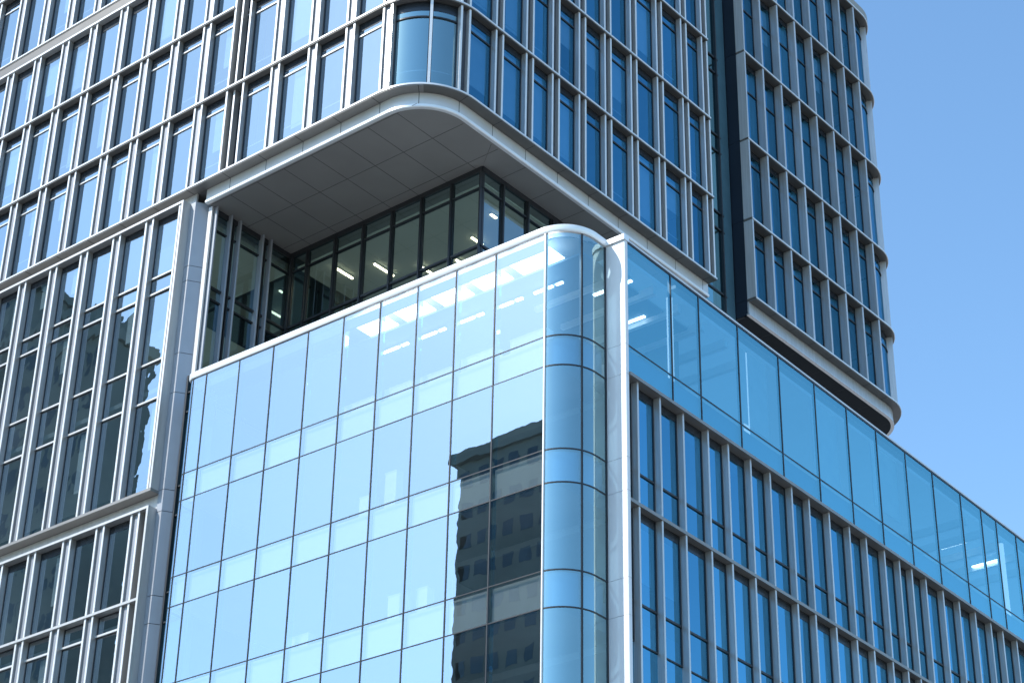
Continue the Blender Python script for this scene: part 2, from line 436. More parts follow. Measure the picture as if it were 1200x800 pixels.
# pier panel beside the frames, with joints
b = LMB(); zz = [14.16, 11.1, 10.4, 7.1, 5.35, 1.2, .3, -3.1, -4.2, -7.2, -8.4, -18]
for z1, z0 in zip(zz[:-1], zz[1:]):
    b.prism([(XR + .004, .40), (-12.95, .40), (-12.62, .92), (-12.62, .97), (XR + .004, .97)], z0 + .012, z1 - .012)
b.prism([(XR + .02, .42), (-12.96, .42), (-12.64, .93), (XR + .02, .93)], -18, 14.15, 1)
b.build('corner_pier', [PIER_G, JOINT], low)
LMB().box(-12.60, -12.40, .82, .90, -18, 13.93).build('edge_trim', [ALU_W], low)
lowX = [-15.32, -17.34, -19.38, -21.36, -23.4, -25.4, -27.4, -29.4, -31.4]
edge = XR - .1
for zlo, zhi, spans in ((1.2, 14.05, [(11.15, 10.38), (7.1, 5.35)]), (-18, .37, [])):
    hh = round(zhi - zlo, 3)
    xs = lowX if zlo > 0 else [x - .55 + .0 for x in [-15.28, -17.25, -19.2, -21.2, -23.2, -25.2, -27.2, -29.2]]
    if zlo < 0: xs = [-14.03, -16.0, -17.93, -20.0, -22.0, -24.0, -26.0, -28.0, -30.0]
    for x in xs:
        for s in (-1, 1):
            put('fin', ('lfin', hh), lambda: fin_mb(hh, .085, .28), [FINM, EDGE], low, TL(x + s * (HW - .04), .07, zlo))
        put('pier_panel', ('lpp', hh), lambda: MB().box(-.21, .21, 0, .05, 0, hh), PANEL, low, TL(x, .17, zlo))
    if zlo > 0: put('fin', ('lfin', hh), lambda: fin_mb(hh, .085, .36), [FINM, EDGE], low, TL(-13.50, .05, zlo))
    ws = ([edge - .20] if zlo > 0 else []) + xs
    for i in range(len(ws) - 1):
        xa = ws[i] - (HW if not (i == 0 and zlo > 0) else .0); xb = ws[i + 1] + HW
        w = round(xa - xb, 2); xc = (xa + xb) / 2
        if w < .3: continue
        if zlo > 0:
            levels = [(11.15, 14.05, 0.30), (10.38, 11.15, 0), (7.1, 10.38, 0), (5.35, 7.1, 0), (1.2, 5.35, 0)]
        else:
            levels = [(-3.25, .37, .30), (-4.1, -3.32, 0), (-7.6, -4.1, 0), (-8.6, -7.6, 0), (-12, -8.6, 0)]
        for j, (za, zb, band) in enumerate(levels):
            small = zb - za < 1.9
            r = random.random()
            make_window(low, w, round(zb - za, 2), TL(xc, .36, za), 0, G_WIN, band=band, trans=0,
                        blind=0 if small else (random.choice([.5, .65, .8]) if r < .55 else 0), bw=random.choice([.5, .6]), side='r')
        if zlo > 0:
            for zt in (11.15, 10.38, 7.1, 5.35):
                put('transom', ('ltr', w), lambda: MB().box(-w / 2, w / 2, -.06, 0, -.04, .04), ALU, low, TL(xc, .33, zt))
# inner ledge of the lower frame and its bright transoms
LMB().box(XL, XR - .11, .02, .40, -3.32, -3.22).build('ledge', [ALU], low)
for i, (xa, xb) in enumerate(zip([-14.03, -16.0, -17.93, -20.0, -22.0, -24.0, -26.0], [-16.0, -17.93, -20.0, -22.0, -24.0, -26.0, -28.0])):
    w = round(abs(xa - xb) - 2 * HW, 2)
    put('transom', ('ltr2', w), lambda: MB().box(-w / 2, w / 2, -.08, 0, -.04, .04), ALU_W, low, TL((xa + xb) / 2, .34, -4.1))
for z in (14.0, 10.9, 6.2, 1.0, -3.6, -8.0, -12.5, -17.9):
    LMB().box(XL, -13.0, .62, 6, z - .3, z - .1).build('floor_slab', [CEIL], low)
LMB().box(XL, -17, 6, 18, -H, 13.9).box(-17, -13, 14, 18, -H, 13.9).build('core_wall', [COREW], low)
LMB().box(XL, -12.62, .5, .6, -H, -18.01).box(-12.72, -12.62, .96, 6, -H, 4.9).box(XL, -12.8, 6, 6.1, -18, 13.9).build('wall', [SLOTP], low)

# ================================================================== RECESSED GLASS STOREYS under the soffit
rec = thing('recessed_glass_storey', 'dark recessed glazed storeys tucked under the soffit behind the podium roof', 'glazed storey', t2w(-7, 7, 5.3), TW_ROT)
OR = (7., -7., -5.3)
class RMB(TMB): off = OR
def TR(x, y, z): return (x + OR[0], y + OR[1], z + OR[2])
zs, zb = 13.945, 5.3
def curtain(x0, y0, x1, y1, mulls, zt=zs, trans=(10.3, 9.75), hdr=.95, deep=.16):
    """dark framed glazing from (x0,y0) to (x1,y1); mulls = distances of mullions; outward is to the right of the direction"""
    Lh = math.hypot(x1 - x0, y1 - y0); ang = math.atan2(y1 - y0, x1 - x0)
    def mk(name, fn, mats, parent=rec, key=None, d=0., z=zb):
        loc = TR(x0 + math.cos(ang) * d, y0 + math.sin(ang) * d, z)
        if key: return put(name, key, fn, mats, parent, loc, ang)
        return link(name, fn().mesh(name, mats), parent, loc, ang)
    hgt = zt - zb
    for nm_, za_, zb_ in (('header', hgt - .22, hgt), ('transom', hgt - hdr - .05, hgt - hdr), ('transom', trans[0] - zb - .06, trans[0] - zb + .03), ('transom', trans[1] - zb - .04, trans[1] - zb + .03), ('sill', 0, .1)):
        mk(nm_, lambda: MB().box(0, Lh, -.04, .11, za_, zb_), [DARKM])
    for d in mulls:
        mk('mullion', lambda: MB().box(-.035, .035, -.10, deep, 0, hgt - .22), [DARKM], key=('rm', round(hgt, 2), deep), d=d)
    ds = [0] + [d for d in mulls if .1 < d < Lh - .1] + [Lh]
    for a, c in zip(ds[:-1], ds[1:]):
        w = c - a
        f = mk('window', lambda: MB().box(.035, .075, .0, .05, 0.1, hgt - .22).box(w - .075, w - .035, .0, .05, .1, hgt - .22), [DARKM], d=a)
        link('pane', pane_mb(.075, w - .075, .1, hgt - .22).mesh('pane', [G_DRK]), f, (0, .02, 0))
backm = [0.12] + [1.04 + 1.58 * k for k in range(6)]
curtain(-12.45, 5.4, -1.95, 5.4, backm + [10.45])
curtain(-1.95, 5.4, -1.95, 18.6, [1.25, 2.8, 4.4, 6.0, 7.6, 9.2, 10.8, 12.4])
# left return wall, two window bays with metal fins
Lw = 4.4
curtain(-12.45, .96, -12.45, 5.4, [1.1, 2.9])
for d in (.03, .84, 1.36, 2.66, 3.14):
    put('fin', 'rfin', lambda: MB().bevbox(-.04, .04, -.22, .05, 0, zs - zb, .012), [PIER_G], rec, TR(-12.45, .96 + d, zb), PI / 2)
RMB().box(-12.60, -12.52, 1.0, 5.4, 8.55, 9.7).build('spandrel_panel', [BLACKP], rec)
# inside
RMB().box(-12.3, -2.1, 5.7, 18, 13.35, 13.42).build('ceiling', [GLOWC], rec)
RMB().box(-12.3, -2.1, 5.7, 18, 9.82, 10.0).build('floor_slab', [FLOOR], rec)
RMB().box(-12.3, -3.4, 13.5, 13.7, 5.3, 13.35).box(-12.3, -12.2, 8.0, 13.5, 5.3, 13.35).build('partition_wall', [COREW], rec)
LMB().box(-17, -12.75, 1.2, 5.6, 13.2, 13.3).build('ceiling', [GLOWC], low)
LMB().box(-17, -12.75, 1.2, 5.6, 8.9, 9.3).build('ceiling', [GLOWC], low)
for k, (x, y, z, l) in enumerate([(-10.9, 7.0, 13.25, 1.2), (-9.4, 7.9, 13.25, 1.2), (-8.0, 8.9, 13.25, .8), (-6.5, 9.6, 13.25, .9), (-4.9, 8.6, 13.25, .7), (-3.2, 7.6, 13.25, .35)]):
    o = thing('ceiling_lamp', ['slim warm linear lamp glowing behind the leftmost back window of the dark recess',
               'slim warm linear lamp behind the second back window of the dark recess', 'short warm lamp behind the third back window of the recess',
               'slim warm lamp low in the fourth back window of the recess', 'short warm lamp low in the fifth back window of the recess',
               'tiny bright lamp nearest the corner of the dark recess'][k], 'ceiling lamp', t2w(x, y, z), TW_ROT, 'linear lamps inside the recessed storey')
    MB().box(-.045, .045, -l / 2, l / 2, -.02, .03).build('diffuser', [LAMP], o)
    MB().box(-.055, .055, -l / 2 - .02, l / 2 + .02, .03, .07).build('housing', [CAB], o)

# ================================================================== RIGHT WING of the tower
WR = 2.4
wing = thing('tower_wing', 'projecting right wing of the tower with rounded far corner against the sky', 'office tower', t2w(-4, 28, 13.5), TW_ROT)
OW = (4., -28., -13.5)
class WMB(TMB): off = OW
def TWg(x, y, z): return (x + OW[0], y + OW[1], z + OW[2])
WX, WY0, WY1 = .5, 21.15, 35.4
WZ = [14.70, 18.87, 23.25, 28.3, 33.2, 38.1]
def wframes(n=0., ya=WY0, seg=14, tail=3.):
    fr = [(WX, ya, 1., 0.)]
    for i in range(seg + 1):
        a = PI / 2 * i / seg
        fr.append((WX - WR + WR * math.cos(a), WY1 - WR + WR * math.sin(a), math.cos(a), math.sin(a)))
    fr.append((WX - WR - tail, WY1, 0., 1.))
    return fr
for i, z in enumerate(WZ):
    b = WMB(); led(b, wframes(), z, -.5)
    if i == 0:
        y = WY0 + 1.6
        while y < WY1 - WR: b.box(WX - .41, WX - .02, y - .012, y + .012, z - .123, z - .1205, 1); y += 1.6
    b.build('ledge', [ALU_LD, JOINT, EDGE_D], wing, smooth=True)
b = WMB(); b.sweep(wframes(), [(-.42, 14.578), (-.42, 14.0), (-.50, 14.0), (-.50, 14.578)]); b.build('fascia', [FIN_D], wing, smooth=True)
b = WMB(); b.sweep(wframes(), [(-.40, 14.0), (-.40, 13.93), (-.56, 13.93), (-.56, 14.0)]); b.build('fascia_lip', [FIN_D], wing, smooth=True)
poly = [(x + nx * -.56, y + ny * -.56) for x, y, nx, ny in wframes(tail=5)] + [(-6.9, WY0 + .02), ]
b = WMB(); b.prism(poly, 13.94, 14.0)
y = WY0 + 2
while y < 34: b.box(-4, -.10, y - .012, y + .012, 13.9365, 13.9385, 1); y += 2.1
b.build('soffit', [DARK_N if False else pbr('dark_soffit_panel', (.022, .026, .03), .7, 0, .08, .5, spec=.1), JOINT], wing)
# front edge: pale frame strip then dark navy face
b = WMB(); zj = [14.70] + [z for z in WZ[1:]]
for z0, z1 in zip(zj[:-1], zj[1:]): b.box(WX - .46, WX - .002, WY0 - .04, WY0 + .06, z0 + .0, z1 - .13)
b.build('edge_frame', [FIN_D], wing)
b = WMB()
zz = 13.62
for z0, z1 in zip([13.93] + WZ[:-1], WZ): b.box(WX - 1.32, WX - .47, WY0 + .0, WY0 + .1, z0 + .01, z1 - .01)
b.box(WX - 6, WX - .72, WY0 + .02, WY0 + .12, 13.91, WZ[-1], 1); b.box(WX - .72, WX - .48, WY0 + .02, WY0 + .12, 14.0, WZ[-1], 1)
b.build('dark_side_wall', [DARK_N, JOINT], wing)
wf = [22.80, 24.40, 26.0, 27.57, 29.15, 30.68, 32.2]
hw_ = WZ[-1] - WZ[0]
for y in wf:
    put('fin', 'wfin', lambda: MB().bevbox(-.06, .06, 0, .42, 0, hw_, .015), FIN_D, wing, TWg(WX - .04, y, WZ[0]), PI / 2)
# fin at the rounded corner
ca = .50
put('fin', 'wfin2', lambda: MB().bevbox(-.10, .10, 0, .30, 0, hw_, .015), FIN_D, wing,
    TWg(WX - WR + (WR - .14) * math.cos(ca), WY1 - WR + (WR - .14) * math.sin(ca), WZ[0]), PI / 2 + ca)
for i in range(5):
    z0, z1 = WZ[i], WZ[i + 1] - .12
    h = round(z1 - z0, 2)
    ys = [WY0 + .0] + wf
    for a, c in zip(ys[:-1], ys[1:]):
        s0, s1 = a + .065, c - .065
        w = round(s1 - s0, 2)
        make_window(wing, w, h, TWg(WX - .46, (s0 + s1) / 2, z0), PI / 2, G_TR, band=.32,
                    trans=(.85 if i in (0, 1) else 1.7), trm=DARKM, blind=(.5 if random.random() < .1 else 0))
    # curved corner glazing
    fr = []
    y_end = wf[-1] + .065
    fr.append((WX, y_end, 1., 0.))
    for k in range(11):
        a = (ca - .04) * k / 10
        fr.append((WX - WR + WR * math.cos(a), WY1 - WR + WR * math.sin(a), math.cos(a), math.sin(a)))
    f = WMB(); f.sweep([fr[0], (WX, y_end + .04, 1., 0.)], rect(-.505, -.395, z0 - .002, z1 + .002)); f.sweep(fr, rect(-.50, -.40, z1 - .04, z1)); f.sweep(fr, rect(-.50, -.40, z0, z0 + .05)); f.sweep(fr, rect(-.49, -.44, z1 - .34, z1 - .041), 1)
    fw = f.build('curved_window', [DARKM, BLACKP], wing, smooth=True)
    curved_pane('pane', WMB, [(p[0] - .45 * p[2], p[1] - .45 * p[3]) for p in fr], z0 + .05, z1 - .34, G_TR, fw)
    WMB().sweep(fr, rect(-.47, -.40, z1 - .86, z1 - .80)).build('transom', [DARKM], fw)
    WMB().box(-6, WX - .6, WY0 + .2, 34, z0 - .10, z0 - .02).build('floor_slab', [FLOOR], wing)
fr = [(WX - WR + WR * math.cos(a), WY1 - WR + WR * math.sin(a), math.cos(a), math.sin(a)) for a in [ca + .06 + (PI / 2 - ca - .06) * k / 10 for k in range(11)]] + [(WX - 6, WY1, 0., 1.)]
WMB().sweep(fr, rect(-.50, -.40, WZ[0], WZ[-1])).build('rear_wall', [FIN_D], wing, smooth=True)
WMB().box(-6.5, -3.2, WY0 + .3, 33.5, 13.7, WZ[-1]).build('core_wall', [COREW], wing)
WMB().prism([(x, y) for x, y, _, _ in wframes(tail=5)] + [(-6.9, WY0)], WZ[-1], WZ[-1] + .4).build('roof', [ROOFM], wing)

# ================================================================== GLAZED LINK (slot between tower and wing)
lk = thing('glazed_link', 'narrow teal glazed slot between the tower and its dark-sided wing', 'glazed link', t2w(-1, 20, 12.9), TW_ROT)
OK_ = (1., -20., -12.9)
class KMB(TMB): off = OK_
def TK(x, y, z): return (x + OK_[0], y + OK_[1], z + OK_[2])
zz = [12.9]
for z in (14.70, 18.95, 23.25, 27.75, 32.3): zz += [z - .9, z]
zz = [z for z in zz if z > 12]; zz = sorted(set([12.9] + [z for z in zz if z > 13]))
for z0, z1 in zip(zz[:-1], zz[1:]):
    f = KMB().box(-.66, -.56, YR + .0, 20.45, z0 - .04, z0 + .04).build('window', [DARKM], lk)
    p_ = KMB(); p_.quad([(-.62, YR, z0 + .04), (-.62, 20.2, z0 + .04), (-.62, 20.2, z1 - .04), (-.62, YR, z1 - .04)]); p_.build('pane', [G_TEAL], f)
KMB().box(-.70, -.50, 20.2, 20.28, 12.9, 32.3).build('mullion', [DARKM], lk)
p_ = KMB(); p_.box(-.75, -.60, 20.28, 21.1, 12.9, 32.3); p_.build('edge_panel', [pbr('teal_panel', (.10, .20, .25), .25, .3, .1, 1)], lk)
KMB().box(-5, -.9, YR - .0, 21.1, 12.9, 32.3).build('inner_wall', [SLOTP], lk)

# ================================================================== GLASS PODIUM BLOCK (left, with rounded corner)
pod = thing('glass_podium', 'pale blue glass podium block with white rounded roof edge and curved glass corner', 'glass building', (-8, 4, 0))
OP = (8., -4., H)
class PMB(TMB): off = OP
def TP(x, y, z): return (x + OP[0], y + OP[1], z + OP[2])
PR = 1.3
PP = Path(PR); PP0 = (1.10, 0.)                    # corner: straight until x=-.2, arc, straight in y until 1.87
def gframes(a, c, seg=16): return [(x + 1.10, y, nx, ny) for x, y, nx, ny in PP.frames(a, c, seg)]
def gs(x): return PP.sx(x - 1.10)
def gy(y): return PP.sy(y)
mull = [0.] + [-(2.131 + 1.737 * k) for k in range(9)]     # x of the mullions
XE = -17.05
Lz = [5.08, 1.11, 0., -3.03, -4.2, -7.17, -8.4, -11.37, -12.6, -15.57, -16.8]
LB = -20.9
rows = []
for i in range(len(Lz) - 1): rows.append((Lz[i + 1], Lz[i], i % 2 == 1))       # (z0, z1, is_spandrel)
rows.append((LB, Lz[-1], False))
tE = gy(1.87)
# straight panels
for (z0, z1, sp) in rows:
    h = round(z1 - z0, 2)
    for xa, xb in zip([mull[0]] + mull[1:], mull[1:] + [XE + .32]):
        w = round(xa - xb, 3)
        nm = 'spandrel_panel' if sp else 'glass_panel'
        f = put(nm, ('gp', w, h), lambda: pane_mb(-w / 2 + .012, w / 2 - .012, .02, h - .02), G_POD, pod, TP((xa + xb) / 2, .0, z0), random.gauss(0, .0011))
        f.rotation_euler.x = random.gauss(0, .0009)
        if sp:
            put('backing', ('gb', w, h), lambda: MB().box(-w / 2 + .05, w / 2 - .05, .16, .19, .06, h - .02), BACKP, f)
        put('bottom_bar', ('bb', w), lambda: MB().box(-w / 2, w / 2, -.012, .05, -.018, .018), DARKM, f)
    # curved left end
    fr = [(XE + .32, 0., 0., -1.)] + [(XE + .32 - .32 * math.sin(a), .32 - .32 * math.cos(a), -math.sin(a), -math.cos(a)) for a in [PI / 2 * k / 8 for k in range(1, 9)]] + [(XE, 1.2, -1., 0.)]
    f = curved_pane('curved_end_panel', PMB, [(p[0], p[1]) for p in fr], z0 + .02, z1 - .02, G_POD, pod)
    PMB().sweep(fr, rect(-.05, .012, z0 - .018, z0 + .018)).build('bottom_bar', [DARKM], f)
    # curved corner panels
    sm = gy(.72)
    for s0, s1 in ((gs(0.), sm), (sm, tE)):
        fr = gframes(s0 + .03, s1 - .03, 14)
        f = curved_pane('curved_glass_panel', PMB, [(p[0], p[1]) for p in fr], z0 + .02, z1 - .02, G_CUR, pod)
        PMB().sweep(fr, rect(-.05, .018, z0 - .022, z0 + .022)).build('bottom_bar', [DARKM], f, smooth=True)
        if sp: PMB().sweep(fr, rect(-.19, -.16, z0 + .06, z1 - .02)).build('backing', [pbr('blue_backing', (.16, .36, .58), .5, 0, .04, 1) if 'bk' not in CACHE else CACHE['bk']], f, smooth=True)
# mullions
for i, x in enumerate(mull):
    if i == 0: continue
    put('mullion', 'gm', lambda: MB().box(-.022, .022, -.02, .10, LB, 5.08), DARKM, pod, TP(x, 0, 0))
    put('glass_fin', 'gf', lambda: MB().box(-.010, .010, .11, .30, LB, 4.9), G_CUR, pod, TP(x, 0, 0))
PMB().box(XE + .30, XE + .34, -.02, .1, LB, 5.08).build('mullion', [DARKM], pod)
put('corner_mullion', 'gm0', lambda: MB().bevbox(-.035, .035, -.045, .10, LB, 5.08, .015), ALU_W, pod, TP(0, 0, 0))
x, y, nx, ny = gframes(sm, sm + .01)[0]
put('corner_mullion', 'gm1', lambda: MB().box(-.03, .03, -.03, .12, LB, 5.08), DARKM, pod, TP(x, y, 0), math.atan2(nx, -ny))
PMB().box(1.06, 1.125, 1.81, 1.868, LB, 5.08).build('corner_mullion', [DARKM], pod)
# white roof cap
cf = [(XE, 1.2, -1., 0.)] + [(XE + .32 - .32 * math.sin(a), .32 - .32 * math.cos(a), -math.sin(a), -math.cos(a)) for a in [PI / 2 * k / 8 for k in range(8, 0, -1)]]
cf += gframes(gs(XE + .32), tE, 20)
PMB().sweep(cf, [(-.30, 5.36), (.04, 5.38), (.09, 5.34), (.09, 5.16), (.05, 5.10), (-.30, 5.10)]).build('roof_cap', [CAP_M], pod, smooth=True)
PMB().prism([(XE + .1, .4), (.2, .4), (.95, 1.3), (1.0, 1.8), (1.0, 5.2), (XE + .1, 5.2)], 5.1, 5.14).build('roof', [ROOFM], pod)
# interior
for (z0, z1, sp) in rows:
    if sp: PMB().box(XE + .2, .2, .45, 7.5, z0 + .14, z1 - .1).build('floor_slab', [CEIL], pod)
PMB().box(XE + .2, .1, 7.5, 7.7, LB, 5.0).build('core_wall', [COREW], pod)
PMB().box(XE + .15, 1.05, .35, 7.6, -H, LB).build('base_wall', [SLOTP], pod)
# top storey ceiling: glowing panels in place of sunlit skylights, between beams near the glass
b = PMB()
b.box(XE + .4, .75, 1.06, 7.5, 4.58, 4.66); b.box(XE + .4, -.1, .12, .20, 4.58, 4.98)
b.build('ceiling', [pbr('blue_grey_ceiling', (.20, .27, .33), .7, 0, .05, 1)], pod)
for k in range(5):
    x = mull[k] if k else .05
    xa, xb = x - .05, mull[k + 1] + .36
    PMB().box(xb, xa, .2, 1.05, 4.66, 4.70).build('skylight_stand_in', [SKYP], pod)
for k in range(5):
    x = mull[k + 1] + .45
    o = thing('ceiling_lamp', 'long white lamp behind the %s top-floor glass bay from the curved podium corner' % ['first', 'second', 'third', 'fourth', 'fifth'][k],
              'ceiling lamp', (x + .45, 1.95, 4.45 + H), 0, 'linear lamps in the podium top floor')
    MB().box(-.75, .05, -.05, .05, -.03, .02).box(.2, .48, -.05, .05, -.03, .02).build('diffuser', [LAMPW], o)
    MB().box(-.78, .5, -.06, .06, .02, .06).build('housing', [CAB], o)
# white cabinets behind the panes
cabs = [(-1.0, 1.14, .62, 1.5, 'wide white cabinet on the podium top floor nearest the curved corner'),
        (-3.1, 1.14, .60, 1.5, 'long white sill unit on the top floor, second bay from the curved corner'),
        (-5.0, 1.14, .5, 1.4, 'long white sill unit on the top floor, third bay from the curved corner'),
        (-6.7, 1.14, .55, 1.2, 'white sill unit on the top floor, fourth bay from the curved corner'),
        (-8.5, 1.14, .5, 1.4, 'white sill unit on the top floor, fifth bay from the curved corner'),
        (-7.9, -2.95, .75, .55, 'square white cabinet on the second floor of the podium'),
        (-6.8, -2.95, 1.35, .5, 'tall narrow white cabinet on the second floor of the podium'),
        (-6.4, -7.1, .9, .5, 'white cabinet beside a tall pale one on the third floor of the podium'),
        (-5.2, -7.1, .85, .45, 'small pale cabinet on the third floor, sixth bay from the left'),
        (-10.6, -7.1, .5, .9, 'low white bench unit on the third floor near the left end')]
for (x, z, h, w, lab) in cabs:
    o = thing('storage_cabinet', lab, 'cabinet', (x, .58, z + H), 0, 'white cabinets behind the podium glass')
    MB().box(-w / 2, w / 2, -.18, .18, .05, h - .03).build('body', [CAB], o)
    MB().box(-w / 2 - .01, w / 2 + .01, -.2, .2, h - .03, h).build('top', [CAB], o)
    MB().box(-w / 2 + .03, w / 2 - .03, -.15, .15, 0, .05).build('plinth', [DARKM], o)

# ================================================================== SLOT between the podium and the framed block
sl = thing('glazed_slot', 'dark narrow glazed slot between the framed office block and the glass podium', 'glazed slot', (-18, 1, 0))
OS = (18., -1., H)
class SMB(TMB): off = OS
zz = [5.36, 4.5, 1.34, .13, -2.97, -4.15, -7.1, -8.35, -11.3, -12.5, -18]
x0s, x1s = -18.75, -17.08
for i, (z1, z0) in enumerate(zip([6.1] + zz[:-1], zz)):
    f = SMB().box(x0s, x1s, .92, 1.02, z0 - .03, z0 + .03).build('window', [DARKM], sl)
    g = SMB(); g.quad([(x0s, .97, z0 + .03), (x1s, .97, z0 + .03), (x1s, .97, z1 - .03), (x0s, .97, z1 - .03)]); g.build('pane', [G_TEAL], f)
SMB().box(-18.12, -18.04, .88, 1.02, -18, 6.1).build('mullion', [DARKM], sl)
SMB().box(x0s, x1s, 1.5, 1.6, -H, 6.1).build('inner_wall', [SLOTP], sl)

# ================================================================== RIGHT PODIUM WING
rp = thing('podium_wing', 'long podium wing with slim grey fins under a band of blue glass', 'office building', (1.86, 20, 0))
OQ = (-1.86, -20., H)
class QMB(TMB): off = OQ
def TQ(x, y, z): return (x + OQ[0], y + OQ[1], z + OQ[2])
QX = 1.86; YE = 46.
# silver pier
b = QMB(); zj = [5.12, 1.11, 0., -3.03, -4.2, -7.17, -8.4, -11.37, -12.6, -H]
for z1, z0 in zip(zj[:-1], zj[1:]): b.bevbox(1.105, QX + .035, 1.875, 2.03, z0 + .006, z1 - .006, .02)
b.box(1.12, QX + .02, 1.895, 2.02, -H, 5.1, 1)
b.build('corner_pier', [PIER, JOINT], rp)
QMB().box(1.08, QX + .06, 1.80, 2.10, 5.12, 5.32).build('pier_cap', [CAP_M], rp)
QMB().box(QX - .2, QX + .035, 2.10, YE, 5.15, 5.23).box(QX - .2, QX + .02, 2.04, YE, 5.08, 5.15, 1).build('roof_cap', [ALU_W, DARKM], rp)
pm = [2.04, 4.62, 6.35, 8.86, 11.61, 14.15, 16.52, 18.78, 21.10, 23.35, 25.74, 27.57, 28.95, 30.8, 33.0, 35.3, 37.6, 39.9, 42.2, 44.5]
for (z0, z1, nm) in ((1.11, 5.08, 'glass_panel'), (.1, 1.11, 'spandrel_panel')):
    h = round(z1 - z0, 2)
    for a, c in zip(pm[:-1], pm[1:]):
        w = round(c - a, 2)
        f = put(nm, ('qp', w, h), lambda: pane_mb(-w / 2 + .015, w / 2 - .015, .02, h - .02), G_RGT, rp, TQ(QX, (a + c) / 2, z0), PI / 2 + random.gauss(0, .0011))
        put('bottom_bar', ('qb', w), lambda: MB().box(-w / 2, w / 2, -.012, .05, -.022, .022), DARKM, f)
        if nm[0] == 's':
            put('backing', ('qk', w), lambda: MB().box(-w / 2, w / 2, .14, .17, .02, h - .03), pbr('blue_spandrel_backing', (.10, .28, .45), .5, 0, .04, 1) if 'qk0' not in CACHE else CACHE['qk0'], f)
for y in pm[1:]:
    put('mullion', 'qm', lambda: MB().box(-.025, .025, -.02, .10, .1, 5.08), DARKM, rp, TQ(QX, y, 0), PI / 2)
# ledges
QMB().box(QX - .34, QX + .09, 2.05, YE, -.02, .10).box(QX - .34, QX + .0, 2.05, YE, .1, .105).build('ledge', [ALU_L], rp)
QMB().box(QX - .34, QX + .0, 2.05, YE, -4.50, -4.38).build('ledge', [ALU_L], rp)
QMB().box(QX - .34, QX + .0, 2.05, YE, -13.2, -13.08).build('ledge', [ALU_L], rp)
fy = [2.62, 3.9, 5.26, 6.76, 8.01, 9.43, 10.7, 12.14, 13.33, 14.74, 16.19, 17.43, 18.8, 19.95, 20.92, 22.04, 23.44, 24.78, 26.15, 27.5, 28.56, 29.82, 31.1, 32.4, 33.6, 35, 36.3, 37.6, 39, 40.3, 41.6, 43, 44.4]
for (z0, z1) in ((-4.38, -.02), (-13.08, -4.50)):
    h = round(z1 - z0, 3)
    for y in fy:
        put('fin', ('qf', h), lambda: MB().bevbox(-.045, .045, 0, .29, 0, h, .01), FIN_D, rp, TQ(QX - .03, y, z0), PI / 2)
for (z0, z1, tr) in ((-4.38, -.02, [-3.14]), (-9.0, -4.50, [-7.65])):
    ys = [2.05] + fy
    for a, c in zip(ys[:-1], ys[1:]):
        if c > 34.5: continue
        w = round(c - a - .10, 2); h = round(z1 - z0, 2)
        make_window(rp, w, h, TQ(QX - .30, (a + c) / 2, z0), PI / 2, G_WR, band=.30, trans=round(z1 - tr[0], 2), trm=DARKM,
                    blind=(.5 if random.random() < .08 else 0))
yy = [2.05] + fy
f = QMB()
f.quad([(QX - .31, 2.05, -13.08), (QX - .31, YE, -13.08), (QX - .31, YE, -9.0), (QX - .31, 2.05, -9.0)])
f.quad([(QX - .31, 34, -9.0), (QX - .31, YE, -9.0), (QX - .31, YE, -4.5), (QX - .31, 34, -4.5)])
f.quad([(QX - .31, 34, -4.38), (QX - .31, YE, -4.38), (QX - .31, YE, -.02), (QX - .31, 34, -.02)])
f.build('ribbon_glazing', [G_WR], rp)
for z in (-.3, -4.6, -8.9, -13.0): QMB().box(-6, QX - .45, 2.3, YE, z - .3, z - .05).build('floor_slab', [FLOOR], rp)
QMB().box(-5, QX - .5, 2.3, YE, .2, .9).build('floor_slab', [CEIL], rp)
GLOWR = pbr('blue_glowing_ceiling', (.30, .40, .46), .8, 0, .15, .5, emit=(.35, .62, .85, .22))  # ceiling surface given its own glow to lighten the interior
QMB().box(-5, QX - .3, 2.12, YE, 4.72, 4.85).build('ceiling', [GLOWR], rp)
for y in (2.9, 4.4, 5.9, 7.4, 8.9, 10.4, 27.2, 28.7, 30.2, 31.7, 33.2):
    put('ceiling_beam', 'cb', lambda: MB().box(-4, .0, -.09, .09, -.32, 0), CAB, rp, TQ(QX - .5, y, 4.71))
for (ya, yb) in ((9.4, 11.3), (14.4, 16.3), (18.9, 21.0)):
    QMB().box(QX - .36, QX - .34, ya, yb, 1.3 + (ya % 1.3), 4.7).build('blind', [BLIND], rp)
QMB().box(-6, -4.5, 8, YE, -H, 5).box(QX - .6, QX - .4, 2.2, YE, -H, -13.3).build('core_wall', [COREW], rp)
QMB().box(-6, QX - .22, 5.3, YE, 5.0, 5.14).build('roof', [ROOFM], rp)
QMB().box(-6, QX - .02, YE, YE + .2, -H, 5.1).build('end_wall', [SLOTP], rp)
